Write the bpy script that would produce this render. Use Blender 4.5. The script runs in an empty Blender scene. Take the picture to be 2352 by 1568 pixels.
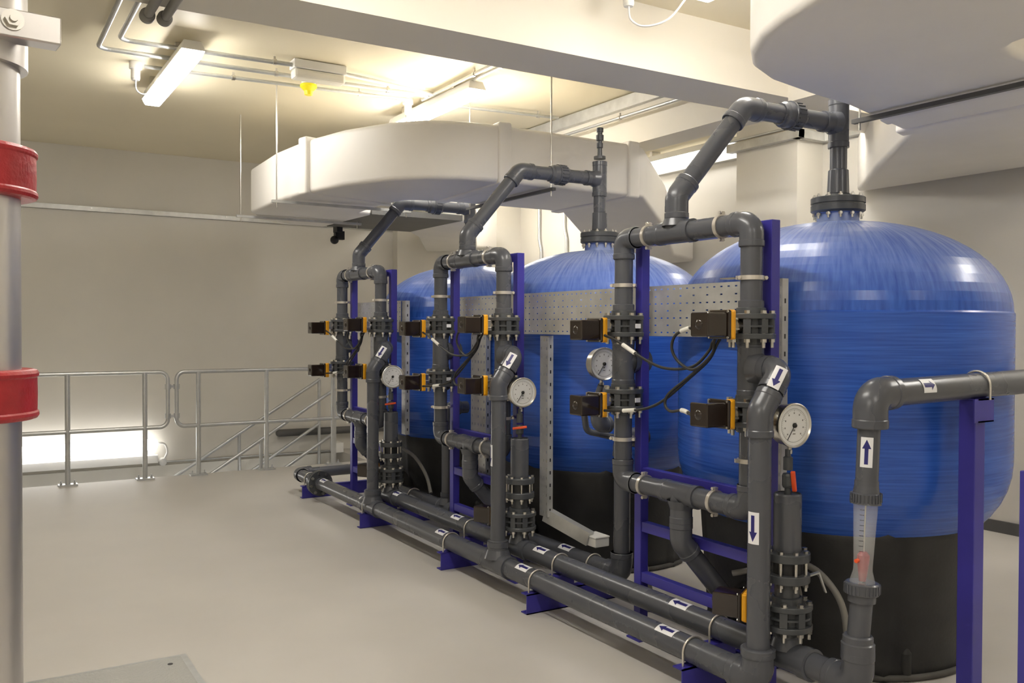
import bpy, math, random
from mathutils import Vector as V, Matrix
random.seed(4)
PI = math.pi
SC = bpy.context.scene
COL = SC.collection

# ------------------------------------------------------------------ camera
cd = bpy.data.cameras.new('camera'); cam = bpy.data.objects.new('camera', cd); COL.objects.link(cam)
cd.sensor_width = 36.0; cd.lens = 2043.9 / 2352 * 36.0
cd.clip_start = 0.05; cd.clip_end = 60
YAW, PITCH, ROLL = .5491, .0162, .0035
fw = V((math.sin(YAW) * math.cos(PITCH), math.cos(YAW) * math.cos(PITCH), -math.sin(PITCH)))
rt = V((math.cos(YAW), -math.sin(YAW), 0)); up = rt.cross(fw)
r2 = rt * math.cos(ROLL) + up * math.sin(ROLL); u2 = up * math.cos(ROLL) - rt * math.sin(ROLL)
cam.matrix_world = Matrix(((r2.x, u2.x, -fw.x, 0), (r2.y, u2.y, -fw.y, 0), (r2.z, u2.z, -fw.z, 1.55), (0, 0, 0, 1)))
SC.camera = cam

# ------------------------------------------------------------------ world, exposure
w = bpy.data.worlds.new('world'); SC.world = w; w.use_nodes = True
w.node_tree.nodes['Background'].inputs[0].default_value = (.9, .93, 1, 1)
w.node_tree.nodes['Background'].inputs[1].default_value = .05
SC.view_settings.view_transform = 'Standard'; SC.view_settings.look = 'None'
SC.view_settings.gamma = 1; SC.view_settings.use_curve_mapping = False
SC.view_settings.exposure = 2.55
LAMP = 8.5          # emission strength of the fluorescent diffusers

# ------------------------------------------------------------------ materials
def mat(name, col, rough=.5, metal=0., var=0., vscale=6., bump=0., bscale=40., emit=0., ecol=None, spec=.5, stretch=None, coat=0., col2=None, rvar=0.):
    m = bpy.data.materials.new(name); m.use_nodes = True
    n = m.node_tree.nodes; l = m.node_tree.links; b = n['Principled BSDF']
    b.inputs['Base Color'].default_value = (*col, 1); b.inputs['Roughness'].default_value = rough
    b.inputs['Metallic'].default_value = metal; b.inputs['Specular IOR Level'].default_value = spec
    if coat: b.inputs['Coat Weight'].default_value = coat; b.inputs['Coat Roughness'].default_value = .08
    if emit:
        b.inputs['Emission Color'].default_value = (*(ecol or col), 1); b.inputs['Emission Strength'].default_value = emit
    if var or bump or col2 or rvar:
        tc = n.new('ShaderNodeTexCoord'); mp = n.new('ShaderNodeMapping')
        if stretch: mp.inputs['Scale'].default_value = stretch
        l.new(tc.outputs['Object'], mp.inputs['Vector'])
    if var or col2 or rvar:
        t = n.new('ShaderNodeTexNoise'); t.inputs['Scale'].default_value = vscale; t.inputs['Detail'].default_value = 6
        l.new(mp.outputs[0], t.inputs['Vector'])
    if var or col2:
        r = n.new('ShaderNodeValToRGB')
        r.color_ramp.elements[0].position = .3; r.color_ramp.elements[1].position = .72
        c2 = col2 or tuple(min(1, c * (1 + var)) for c in col)
        c1 = tuple(c * (1 - var) for c in col)
        r.color_ramp.elements[0].color = (*c1, 1); r.color_ramp.elements[1].color = (*c2, 1)
        l.new(t.outputs['Fac'], r.inputs[0]); l.new(r.outputs[0], b.inputs['Base Color'])
    if rvar:
        mr = n.new('ShaderNodeMapRange'); mr.inputs['To Min'].default_value = rough - rvar; mr.inputs['To Max'].default_value = rough + rvar
        l.new(t.outputs['Fac'], mr.inputs['Value']); l.new(mr.outputs[0], b.inputs['Roughness'])
    if bump:
        t2 = n.new('ShaderNodeTexNoise'); t2.inputs['Scale'].default_value = bscale; t2.inputs['Detail'].default_value = 4
        bp = n.new('ShaderNodeBump'); bp.inputs['Strength'].default_value = bump; bp.inputs['Distance'].default_value = .01
        l.new(mp.outputs[0], t2.inputs['Vector']); l.new(t2.outputs['Fac'], bp.inputs['Height']); l.new(bp.outputs[0], b.inputs['Normal'])
    return m

M = {}
M['wall'] = mat('wall_paint', (.69, .66, .595), .42, var=.03, vscale=1.5, bump=.02, bscale=12)
M['ceil'] = mat('ceiling_paint', (.84, .755, .56), .5, var=.02, vscale=1.2, bump=.03, bscale=6)
M['beam'] = mat('beam_paint', (.80, .755, .66), .55, var=.02, vscale=1.5)
M['floor'] = mat('floor_coating', (.56, .535, .50), .52, var=.04, vscale=1.6, bump=.02, bscale=5, rvar=.08)
M['low'] = mat('lower_wall_paint', (.72, .70, .64), .6)
M['pvc'] = mat('grey_pvc', (.088, .092, .106), .27, var=.07, vscale=2.5, rvar=.07)
M['pvcd'] = mat('dark_grey_pvc', (.066, .070, .076), .34, var=.08, vscale=4)
M['blk'] = mat('black_rubber', (.014, .014, .015), .5)
M['base'] = mat('black_plastic_base', (.016, .016, .016), .48, var=.5, vscale=5, bump=.1, bscale=60)
M['rim'] = mat('dusty_black_rim', (.07, .066, .06), .7, var=.4, vscale=9)
M['frame'] = mat('blue_enamel', (.045, .038, .30), .33, var=.12, vscale=5)
M['blue'] = None
M['zinc'] = mat('galvanised_sheet', (.56, .56, .54), .38, .5, var=.14, vscale=9, rvar=.12)
M['steel'] = mat('steel', (.62, .60, .56), .28, 1., var=.06, vscale=12)
M['stainless'] = mat('brushed_stainless', (.60, .58, .565), .36, .9, var=.08, vscale=3, stretch=(6, 6, .6), rvar=.08)
M['rail'] = mat('galvanised_tube', (.56, .57, .57), .38, .7, var=.06, vscale=20)
M['nickel'] = mat('clamp_zinc', (.66, .62, .56), .35, .7)
M['red'] = mat('red_enamel', (.36, .018, .024), .36, var=.15, vscale=30, bump=.15, bscale=120)
M['orange'] = mat('orange_plastic', (.85, .10, .02), .4)
M['yellow'] = mat('yellow_plastic', (.90, .42, .012), .4)
M['lemon'] = mat('lemon_plastic', (.92, .80, .02), .35)
M['smoke'] = mat('smoked_plastic', (.020, .012, .008), .13, coat=.5)
M['white'] = mat('white_plastic', (.80, .79, .76), .4)
M['label'] = mat('label_white', (.85, .85, .87), .4)
M['arrow'] = mat('label_navy', (.02, .018, .16), .4)
M['dial'] = mat('dial_white', (.80, .80, .78), .35)
M['ink'] = mat('ink_black', (.01, .01, .01), .5)
M['inkred'] = mat('ink_red', (.6, .03, .03), .5)
M['duct'] = mat('duct_lagging', (.80, .77, .72), .5, var=.03, vscale=2, bump=.12, bscale=9)
M['ductd'] = mat('duct_dark_plate', (.10, .098, .095), .5, var=.1)
M['sleeve'] = mat('cable_marker', (.78, .76, .70), .5)
M['cable'] = mat('cable_black', (.022, .021, .020), .45)
M['hose'] = mat('grey_hose', (.22, .21, .19), .5)
M['lamp'] = mat('lamp_diffuser', (1, 1, 1), .5, emit=LAMP, ecol=(1, .965, .905))
M['lamplow'] = mat('stair_lamp_diffuser', (1, 1, 1), .5, emit=LAMP * .18, ecol=(1, .98, .95))
M['lampoff'] = mat('lamp_diffuser_off', (.82, .80, .72), .35)
M['check'] = mat('checker_plate', (.42, .42, .40), .45, .3, bump=.5, bscale=70)

def glass():
    m = bpy.data.materials.new('clear_acrylic'); m.use_nodes = True; b = m.node_tree.nodes['Principled BSDF']
    b.inputs['Base Color'].default_value = (.75, .77, .78, 1); b.inputs['Roughness'].default_value = .12
    b.inputs['Alpha'].default_value = .26; b.inputs['Coat Weight'].default_value = 1
    return m
M['glass'] = glass()

def tankmat():
    m = bpy.data.materials.new('blue_fibreglass'); m.use_nodes = True
    n = m.node_tree.nodes; l = m.node_tree.links; b = n['Principled BSDF']
    tc = n.new('ShaderNodeTexCoord')
    def noise(sc, det, stretch):
        mp = n.new('ShaderNodeMapping'); mp.inputs['Scale'].default_value = stretch; l.new(tc.outputs['Object'], mp.inputs[0])
        t = n.new('ShaderNodeTexNoise'); t.inputs['Scale'].default_value = sc; t.inputs['Detail'].default_value = det
        l.new(mp.outputs[0], t.inputs[0]); return t
    hoop = noise(1.6, 9, (2, 2, 85))       # circumferential winding
    patch = noise(2.0, 3, (1, 1, 1))
    geo = n.new('ShaderNodeNewGeometry'); sep = n.new('ShaderNodeSeparateXYZ'); l.new(tc.outputs['Object'], sep.inputs[0])
    # radial streaks on the dome: angle around the axis
    at2 = n.new('ShaderNodeMath'); at2.operation = 'ARCTAN2'; l.new(sep.outputs[1], at2.inputs[0]); l.new(sep.outputs[0], at2.inputs[1])
    cb = n.new('ShaderNodeCombineXYZ'); sc_ = n.new('ShaderNodeMath'); sc_.operation = 'MULTIPLY'; sc_.inputs[1].default_value = 14
    l.new(at2.outputs[0], sc_.inputs[0]); l.new(sc_.outputs[0], cb.inputs[0])
    sz = n.new('ShaderNodeMath'); sz.operation = 'MULTIPLY'; sz.inputs[1].default_value = 3.0; l.new(sep.outputs[2], sz.inputs[0]); l.new(sz.outputs[0], cb.inputs[2])
    rad = n.new('ShaderNodeTexNoise'); rad.inputs['Scale'].default_value = 2.5; rad.inputs['Detail'].default_value = 8; l.new(cb.outputs[0], rad.inputs[0])
    # blend by height: dome above 1.62 m uses the radial winding
    ht = n.new('ShaderNodeMath'); ht.operation = 'GREATER_THAN'; ht.inputs[1].default_value = 1.625; l.new(sep.outputs[2], ht.inputs[0])
    mx = n.new('ShaderNodeMix'); mx.data_type = 'FLOAT'; l.new(ht.outputs[0], mx.inputs[0]); l.new(hoop.outputs[0], mx.inputs[2]); l.new(rad.outputs[0], mx.inputs[3])
    r = n.new('ShaderNodeValToRGB'); e = r.color_ramp.elements
    e[0].position = .30; e[0].color = (.018, .072, .40, 1); e[1].position = .74; e[1].color = (.040, .145, .60, 1)
    l.new(mx.outputs[0], r.inputs[0])
    # dust lying on the top of the dome, thin and patchy
    dh = n.new('ShaderNodeMapRange'); dh.inputs['From Min'].default_value = 1.66; dh.inputs['From Max'].default_value = 2.06
    dh.inputs['To Min'].default_value = 0.0; dh.inputs['To Max'].default_value = .62; l.new(sep.outputs[2], dh.inputs[0])
    dm = n.new('ShaderNodeMath'); dm.operation = 'MULTIPLY'; l.new(dh.outputs[0], dm.inputs[0])
    dr = n.new('ShaderNodeMapRange'); dr.inputs['From Min'].default_value = .3; dr.inputs['From Max'].default_value = .65; dr.inputs['To Min'].default_value = .35; l.new(rad.outputs[0], dr.inputs[0])
    l.new(dr.outputs[0], dm.inputs[1])
    m2 = n.new('ShaderNodeMix'); m2.data_type = 'RGBA'; l.new(dm.outputs[0], m2.inputs[0]); l.new(r.outputs[0], m2.inputs[6]); m2.inputs[7].default_value = (.42, .48, .62, 1)
    l.new(m2.outputs[2], b.inputs['Base Color'])
    b.inputs['Roughness'].default_value = .27; b.inputs['Specular IOR Level'].default_value = .55
    bp = n.new('ShaderNodeBump'); bp.inputs['Strength'].default_value = .16; bp.inputs['Distance'].default_value = .004
    l.new(mx.outputs[0], bp.inputs['Height']); l.new(bp.outputs[0], b.inputs['Normal'])
    return m
M['blue'] = tankmat()

# ------------------------------------------------------------------ mesh builder
def frame_of(d):
    d = V(d).normalized(); a = V((0, 0, 1)) if abs(d.z) < .9 else V((1, 0, 0))
    x = a.cross(d).normalized(); return x, d.cross(x), d
class MB:
    def __init__(s): s.v = []; s.f = []; s.sm = []; s.mi = []; s.cur = 0
    def add(s, vs, fs, smooth=True):
        o = len(s.v); s.v += [tuple(p) for p in vs]
        for f in fs: s.f.append([i + o for i in f]); s.sm.append(smooth); s.mi.append(s.cur)
        return s
    def tube(s, pts, rad, seg=24, caps=True, closed=False):
        pts = [V(p) for p in pts]; n = len(pts)
        if not hasattr(rad, '__len__'): rad = [rad] * n
        dirs = []
        for i in range(n):
            if closed: d = pts[(i + 1) % n] - pts[i - 1]
            elif i == 0: d = pts[1] - pts[0]
            elif i == n - 1: d = pts[-1] - pts[-2]
            else:
                a = pts[i] - pts[i - 1]; b = pts[i + 1] - pts[i]
                d = (a.normalized() if a.length > 1e-9 else V()) + (b.normalized() if b.length > 1e-9 else V())
            if d.length < 1e-9: d = dirs[-1] if dirs else V((0, 0, 1))
            dirs.append(d.normalized())
        x, y, _ = frame_of(dirs[0]); vs = []
        for i in range(n):
            x = (x - dirs[i] * x.dot(dirs[i])).normalized(); y = dirs[i].cross(x)
            for k in range(seg):
                a = 2 * PI * k / seg; vs.append(pts[i] + (x * math.cos(a) + y * math.sin(a)) * rad[i])
        fs = []
        m = n if closed else n - 1
        for i in range(m):
            j = (i + 1) % n
            for k in range(seg): fs.append([i * seg + k, i * seg + (k + 1) % seg, j * seg + (k + 1) % seg, j * seg + k])
        s.add(vs, fs)
        if caps and not closed:
            s.add(vs[:seg], [list(range(seg))[::-1]], False); s.add(vs[-seg:], [list(range(seg))], False)
        return s
    def lathe(s, prof, o=(0, 0, 0), ax=(0, 0, 1), seg=32, caps=True, smooth=True):
        # prof: list of (radius, height); sharp steps by repeating points
        x, y, d = frame_of(ax); o = V(o); vs = []
        for r, h in prof:
            for k in range(seg):
                a = 2 * PI * k / seg; vs.append(o + d * h + (x * math.cos(a) + y * math.sin(a)) * r)
        for i in range(len(prof) - 1):
            a = vs[i * seg:(i + 2) * seg]
            s.add(a, [[k, (k + 1) % seg, seg + (k + 1) % seg, seg + k] for k in range(seg)], smooth)
        if caps:
            s.add(vs[:seg], [list(range(seg))[::-1]], False); s.add(vs[-seg:], [list(range(seg))], False)
        return s
    def cyl(s, a, b, r, seg=24, r1=None):
        a = V(a); b = V(b); return s.lathe([(r, 0), (r1 if r1 is not None else r, (b - a).length)], a, b - a, seg)
    def box(s, c, size, ax=None):
        c = V(c); X, Y, Z = ax or (V((1, 0, 0)), V((0, 1, 0)), V((0, 0, 1)))
        hx, hy, hz = [q / 2 for q in size]; vs = []
        for i in (-1, 1):
            for j in (-1, 1):
                for k in (-1, 1): vs.append(c + X * hx * i + Y * hy * j + Z * hz * k)
        return s.add(vs, [[0, 1, 3, 2], [4, 6, 7, 5], [0, 4, 5, 1], [2, 3, 7, 6], [0, 2, 6, 4], [1, 5, 7, 3]], False)
    def bx(s, x0, x1, y0, y1, z0, z1): return s.box(((x0 + x1) / 2, (y0 + y1) / 2, (z0 + z1) / 2), (x1 - x0, y1 - y0, z1 - z0))
    def beam(s, a, b, wd, ht, upv=(0, 0, 1)):
        a = V(a); b = V(b); d = (b - a).normalized(); u = V(upv); x = u.cross(d).normalized(); u = d.cross(x)
        return s.box((a + b) / 2, (wd, ht, (b - a).length), (x, u, d))
    def ball(s, c, r, seg=24, rings=12, sc=(1, 1, 1)):
        vs = []; c = V(c)
        for i in range(rings + 1):
            t = PI * i / rings
            for k in range(seg):
                a = 2 * PI * k / seg; vs.append(c + V((math.sin(t) * math.cos(a) * sc[0], math.sin(t) * math.sin(a) * sc[1], math.cos(t) * sc[2])) * r)
        return s.add(vs, [[i * seg + k, (i + 1) * seg + k, (i + 1) * seg + (k + 1) % seg, i * seg + (k + 1) % seg] for i in range(rings) for k in range(seg)])
    def hexa(s, o, ax, r, h): return s.lathe([(r, 0), (r, h)], o, ax, 6, smooth=False)
    def torus(s, c, ax, R, r, a0=0, a1=2 * PI, seg=36, s2=8, ref=None):
        x, y, d = frame_of(ax)
        if ref: x = (V(ref) - d * V(ref).dot(d)).normalized(); y = d.cross(x)
        full = abs(a1 - a0 - 2 * PI) < 1e-6; n = seg if full else seg + 1
        pts = [V(c) + (x * math.cos(a0 + (a1 - a0) * i / seg) + y * math.sin(a0 + (a1 - a0) * i / seg)) * R for i in range(n)]
        return s.tube(pts, r, s2, True, full)
    def build(s, name, m, parent=None, bevel=0, solid=0, subd=0):
        me = bpy.data.meshes.new(name); me.from_pydata(s.v, [], s.f)
        me.polygons.foreach_set('use_smooth', s.sm); me.polygons.foreach_set('material_index', s.mi)
        for q in (m if isinstance(m, (list, tuple)) else [m]): me.materials.append(q)
        me.update()
        o = bpy.data.objects.new(name, me); COL.objects.link(o)
        if parent: o.parent = parent; o.matrix_parent_inverse = Matrix.Translation(-parent_loc(parent))
        if solid: q = o.modifiers.new('s', 'SOLIDIFY'); q.thickness = solid; q.offset = 0
        if bevel: q = o.modifiers.new('b', 'BEVEL'); q.width = bevel; q.segments = 2; q.limit_method = 'ANGLE'; q.angle_limit = .6
        return o
def parent_loc(p):
    return V(p.location) if p.type == 'EMPTY' else V()
def thing(name, loc, label, cat, group=None):
    o = bpy.data.objects.new(name, None); COL.objects.link(o); o.location = loc; o.empty_display_size = .1
    return tag(o, label, cat, group)
def tag(o, label, cat, group=None, kind=None):
    o['label'] = label; o['category'] = cat
    if group: o['group'] = group
    if kind: o['kind'] = kind
    return o
def struct(mb, name, m, label=None, bevel=0):
    o = mb.build(name, m, bevel=bevel); o['kind'] = 'structure'
    return o
def fillet(pts, rad, n=8):
    pts = [V(p) for p in pts]; out = [pts[0]]
    for i in range(1, len(pts) - 1):
        a, b, c = pts[i - 1], pts[i], pts[i + 1]; d1 = (a - b).normalized(); d2 = (c - b).normalized()
        cosA = max(-1, min(1, d1.dot(d2))); ang = math.acos(cosA)
        t = rad / math.tan(ang / 2) if ang < PI - 1e-3 else 0
        t = min(t, (a - b).length * .49, (c - b).length * .49)
        p0 = b + d1 * t; p1 = b + d2 * t; r = t * math.tan(ang / 2)
        bis = (d1 + d2)
        if bis.length < 1e-5: out.append(b); continue
        cen = b + bis.normalized() * (r / math.sin(ang / 2)); u = p0 - cen; vv = p1 - cen; tot = u.angle(vv)
        for k in range(n + 1):
            f = k / n; out.append(cen + (u * math.sin((1 - f) * tot) + vv * math.sin(f * tot)) / math.sin(tot))
    out.append(pts[-1]); return out
def smooth_path(pts, n=8):
    pts = [V(p) for p in pts]; P_ = [pts[0] * 2 - pts[1]] + pts + [pts[-1] * 2 - pts[-2]]; out = []
    for i in range(1, len(P_) - 2):
        p0, p1, p2, p3 = P_[i - 1:i + 3]
        for k in range(n):
            t = k / n; out.append(.5 * ((2 * p1) + (p2 - p0) * t + (2 * p0 - 5 * p1 + 4 * p2 - p3) * t * t + (3 * p1 - p0 - 3 * p2 + p3) * t ** 3))
    out.append(pts[-1]); return out

# pipe fittings --------------------------------------------------------------
def elbow(p, d1, d2, r, leg=None, k=1.13):
    """solvent-weld elbow whose two sockets leave corner p along d1 and d2"""
    d1 = V(d1).normalized(); d2 = V(d2).normalized(); p = V(p); leg = leg or r * 2.1; R = r * k
    ang = d1.angle(d2); t = r * 1.25 / math.tan(ang / 2); t = min(t, leg * .7)
    m = MB(); path = fillet([p + d1 * leg, p, p + d2 * leg], t * math.tan(ang / 2), 10)
    m.tube(path, R, 28)
    for d in (d1, d2): m.lathe([(R, 0), (R * 1.045, .004), (R * 1.045, r * .55), (R, r * .62)], p + d * leg, -d, 28)
    return m
def tee(p, ax, br, r, leg=None, rb=None, k=1.13, bl=None):
    p = V(p); ax = V(ax).normalized(); br = V(br).normalized(); leg = leg or r * 2.2; R = r * k; rb = rb or r
    m = MB(); m.lathe([(R * 1.045, 0), (R * 1.045, r * .6), (R, r * .68), (R, 2 * leg - r * .68), (R * 1.045, 2 * leg - r * .6), (R * 1.045, 2 * leg)], p - ax * leg, ax, 28)
    bl = bl or leg * 1.0
    m.lathe([(rb * k, 0), (rb * k, bl - r * .6), (rb * k * 1.045, bl - r * .55), (rb * k * 1.045, bl)], p, br, 28)
    m.lathe([(rb * k * 1.3, R * .55), (rb * k * 1.02, R * 1.35)], p, br, 28, False)
    return m
def wrap_patch(c, ax, nrm, ln, wd, r, poly=None):
    """flat shape laid on a pipe: s along ax, t around; poly in (-.5..+.5) units or None for the full rectangle"""
    ax = V(ax).normalized(); nrm = V(nrm); nrm = (nrm - ax * nrm.dot(ax)).normalized(); y = ax.cross(nrm); c = V(c); m = MB()
    def pt(s_, t_): a = t_ * wd / r; return c + ax * (s_ * ln) + (nrm * math.cos(a) + y * math.sin(a)) * r
    N = 8
    rows = poly or [((-.5, -.5, .5), (.5, -.5, .5))]
    for (s0, a0, b0), (s1, a1, b1) in rows:
        vs = []
        for i in range(N + 1):
            f = i / N; vs.append(pt(s0, a0 + (b0 - a0) * f)); vs.append(pt(s1, a1 + (b1 - a1) * f))
        m.add(vs, [[2 * i, 2 * i + 1, 2 * i + 3, 2 * i + 2] for i in range(N)], True)
    return m
ARROW = [((-.40, -.15, .15), (.12, -.15, .15)), ((.12, -.36, .36), (.42, -.01, .01))]
def arrow_label(c, ax, nrm, r, parent, ln=.115, wd=.055):
    o = wrap_patch(c, ax, nrm, ln, wd, r + .0012).build('arrow_label', M['label'], parent); o['label'] = 'white sticker with navy flow arrow'
    a = wrap_patch(c, ax, nrm, ln, wd, r + .002, ARROW).build('arrow', M['arrow'], o)
def ring_clamp(c, ax, r, nut, parent, arm=None, flat=False):
    """pipe clip: band round the pipe, with screw ears along nut and an optional rod (arm vector) to the frame"""
    c = V(c); ax = V(ax).normalized(); nut = V(nut).normalized(); m = MB(); b = .009
    m.lathe([(r + .001, -b), (r + .007, -b), (r + .007, b), (r + .001, b), (r + .001, -b)], c, ax, 32, False)
    side = ax.cross(nut)
    for sg in (-1, 1):
        m.box(c + nut * sg * (r + .012), (.016, .016, .014), (side, ax, nut))
        m.cyl(c + nut * sg * (r + .013) - side * .016, c + nut * sg * (r + .013) + side * .016, .0035, 8)
        m.hexa(c + nut * sg * (r + .013) - side * .019, side, .008, .006)
    if arm is not None:
        a = V(arm); e = c + a; m.cyl(c + a.normalized() * r, e, .0055, 10); m.hexa(e - a.normalized() * .012, a, .012, .012)
    return m.build('pipe_clamp', M['nickel'], parent)

# ------------------------------------------------------------------ the room
H = 3.5; YF = 10.73; XW = 6.7
struct(MB().bx(-3.2, 3.95, -3.7, 9.66, -.25, 0).bx(3.95, XW + .2, -3.7, YF + .1, -.25, 0), 'floor', M['floor'])
struct(MB().bx(-3.2, XW + .2, -3.7, YF + .2, H, H + .2), 'ceiling', M['ceil'])
struct(MB().bx(-3.2, XW + .2, YF, YF + .2, -.035, H), 'wall_far', M['wall'])
struct(MB().bx(-3.2, XW + .2, YF - .04, YF + .2, -2.6, -.036), 'wall_stairwell', M['low'])
struct(MB().bx(XW, XW + .2, -3.7, YF, 0, H), 'wall_right', M['wall'])
struct(MB().bx(-3.2, -3.0, -3.7, YF, -2.6, H), 'wall_left', M['wall'])
struct(MB().bx(-3.0, XW, -3.7, -3.5, 0, H), 'wall_back', M['wall'])
struct(MB().bx(-3.0, 3.95, 7.5, YF, -2.6, -2.5), 'floor_stairwell', M['low'])
struct(MB().bx(4.74, 4.96, YF - .14, YF, 0, H), 'trim_1', M['wall'])             # pilaster on the far wall
struct(MB().bx(6.36, XW, 5.5, 6.24, 0, H), 'trim_2', M['wall'])                  # column on the right wall
struct(MB().bx(-3.0, XW, 4.19, 4.63, 3.11, H), 'trim_3', M['beam'])              # cross beam
struct(MB().bx(4.75, 5.05, 4.63, YF, 3.08, H).bx(4.75, 5.05, -3.5, 4.19, 3.08, H), 'trim_4', M['beam'])   # long beam
struct(MB().bx(XW - .02, XW, -3.5, 5.5, 0, .09).bx(XW - .02, XW, 6.24, YF, 0, .09), 'baseboard_right', M['ductd'])
# stairs down into the stairwell
sm = MB()
for i in range(9): sm.bx(3.95 - .26 * (i + 1), 3.95 - .26 * i, 9.72, YF - .06, -.17 * (i + 1) - .05, -.17 * (i + 1))
tag(sm.build('stair_flight', M['zinc']), 'steel stair flight going down behind the guard rail', 'stairs')

# surface trunking along the walls
def trunk(name, pts, wd, ht, m, label, cat='trunking', saddle=None):
    o = thing(name, pts[0], label, cat); b = MB()
    for a, c in zip(pts, pts[1:]): b.beam(a, c, wd, ht)
    b.build('channel', m, o, .003)
    return o
t = trunk('cable_trunking', [(-2.9, YF - .022, 2.835), (4.72, YF - .022, 2.815)], .04, .055, M['zinc'], 'long pale galvanised trunking running across the far wall', saddle=1)
for x in (.35, 1.16, 1.33, 2.6): MB().cyl((x, YF - .04, 2.83), (x, YF - .046, 2.83), .008, 8).build('screw', M['steel'], t)
t = thing('cable_trunking', (6.3, 6.3, 3.28), 'wide bright trunking wrapping round the column on the right wall', 'trunking')
b = MB().bx(6.62, 6.70, 6.24, YF, 3.26, 3.33).bx(6.28, 6.36, 5.42, 6.3, 3.24, 3.32).bx(6.28, 6.70, 5.42, 5.5, 3.24, 3.32).bx(6.28, 6.62, 6.24, 6.3, 3.25, 3.32).bx(6.62, 6.70, -3.4, 5.42, 3.24, 3.32)
b.build('channel', M['zinc'], t, .003)
b = MB(); b.tube([(6.3, 5.44, 3.345), (6.3, 6.28, 3.345)], .011, 10); b.tube([(6.64, -3.3, 3.36), (6.64, 5.4, 3.36)], .011, 10); b.build('conduit', M['rail'], t)
t = thing('cable_tray', (4.73, 4.7, 3.39), 'galvanised tray fixed under the ceiling on the long beam face', 'cable tray')
MB().bx(4.70, 4.75, 4.64, 10.6, 3.385, 3.49).build('tray', M['zinc'], t, .003)
def pipe_run(name, paths, r, m, label, cat, saddles=(), seg=12, fil=.08, group=None):
    o = thing(name, paths[0][0], label, cat, group)
    for p in paths: MB().tube(fillet(p, fil, 6), r, seg).build('pipe', m, o)
    for c, d in saddles: MB().lathe([(r + .006, -.012), (r + .006, .012)], c, d, 12).cyl(c, V(c) + V((0, 0, .04)), .008, 8).build('saddle', M['steel'], o)
    return o
Zc = 3.455
pipe_run('ceiling_conduit', [[(4.66, 4.66, 3.30), (4.66, 10.6, 3.30)]], .014, M['rail'], 'galvanised conduit along the face of the long beam', 'conduit', [((4.66, y, 3.30), (0, 1, 0)) for y in (5.0, 5.9, 7.0, 8.1)])
pipe_run('ceiling_conduit', [[(.77, 4.66, Zc), (.77, 6.72, Zc), (3.25, 6.66, Zc)]], .016, M['rail'], 'ceiling conduit with the outermost bend at left', 'conduit', [((.77, 5.25, Zc), (0, 1, 0)), ((2.0, 6.69, Zc), (1, 0, 0)), ((2.9, 6.67, Zc), (1, 0, 0))])
pipe_run('ceiling_conduit', [[(.87, 4.66, Zc), (.87, 6.45, Zc), (2.03, 6.40, Zc)], [(2.43, 6.42, Zc), (3.28, 6.6, Zc)]], .016, M['rail'], 'ceiling conduit with the inner bend, running to the emergency light', 'conduit', [((.87, 5.25, Zc), (0, 1, 0)), ((1.9, 6.40, Zc), (1, 0, 0))])
pipe_run('ceiling_conduit', [[(1.12, 7.02, Zc), (3.2, 6.86, Zc)]], .014, M['rail'], 'straight ceiling conduit from the round box behind the left lamp', 'conduit', [((1.75, 6.97, Zc), (1, 0, 0)), ((2.75, 6.9, Zc), (1, 0, 0))])
pipe_run('ceiling_conduit', [[(3.27, 6.8, Zc), (3.27, 4.66, Zc)]], .014, M['rail'], 'ceiling conduit nearer the left of the pair above the right lamp', 'conduit', [((3.27, 5.9, Zc), (0, 1, 0))])
pipe_run('ceiling_conduit', [[(3.34, 6.8, Zc), (3.34, 4.66, Zc)]], .014, M['rail'], 'ceiling conduit on the right of the pair above the right lamp', 'conduit', [((3.34, 5.6, Zc), (0, 1, 0))])
pipe_run('ceiling_conduit', [[(3.36, 6.86, Zc), (4.6, 6.72, Zc)]], .014, M['rail'], 'ceiling conduit from the right lamp towards the long beam', 'conduit', [((4.4, 6.75, Zc), (1, 0, 0))])
b = MB(); b.box((.82, 5.25, Zc - .02), (.22, .03, .03)); tag(b.build('conduit_bracket', M['steel']), 'small steel strap across the two conduits near the cross beam', 'bracket')
for i, x in enumerate((.755, .835)):
    o = thing('pipe_stub', (x, 4.7, 3.045), ('left' if i == 0 else 'right') + ' one of two grey plastic pipe ends under the cross beam', 'pipe', 'capped pipe ends under the cross beam')
    MB().cyl((x, 3.4, 3.06), (x, 4.66, 3.06), .023, 20).build('pipe', M['hose'], o)
    MB().lathe([(.036, 0), (.036, .03), (.026, .045), (.026, .055)], (x, 4.665, 3.06), (0, -1, 0), 20).build('end_cap', M['hose'], o)

# ceiling lamps
def lamp(x, y0, y1, label, top=H, dm='lamp'):
    z = top - .165; o = thing('fluorescent_lamp', (x, (y0 + y1) / 2, z), label, 'lamp', 'ceiling strip lamps'); hw = .078
    def prof(a, b, w0, w1, dy=0):
        vs = []
        for y in (y0 + dy, y1 - dy):
            vs += [(x - w0, y, a), (x + w0, y, a), (x + w1, y + (.02 if y == y0 + dy else -.02), b), (x - w1, y + (.02 if y == y0 + dy else -.02), b)]
        return MB().add(vs, [[0, 1, 2, 3], [4, 7, 6, 5], [0, 4, 5, 1], [1, 5, 6, 2], [2, 6, 7, 3], [3, 7, 4, 0]], False)
    prof(z + .048, z + .115, hw, hw - .02).build('lamp_body', M['white'], o, .004)
    prof(z + .047, z, hw - .004, hw - .022, .006).build('diffuser', M[dm], o, .01)
    for y in (y0 + .3, y1 - .3): MB().box((x, y, top - .025), (.12, .04, .05)).build('bracket', M['steel'], o)
    return o
lamp(1.29, 6.17, 7.75, 'glowing ceiling strip lamp at left, nearer the far wall and away from the ducts')
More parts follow.
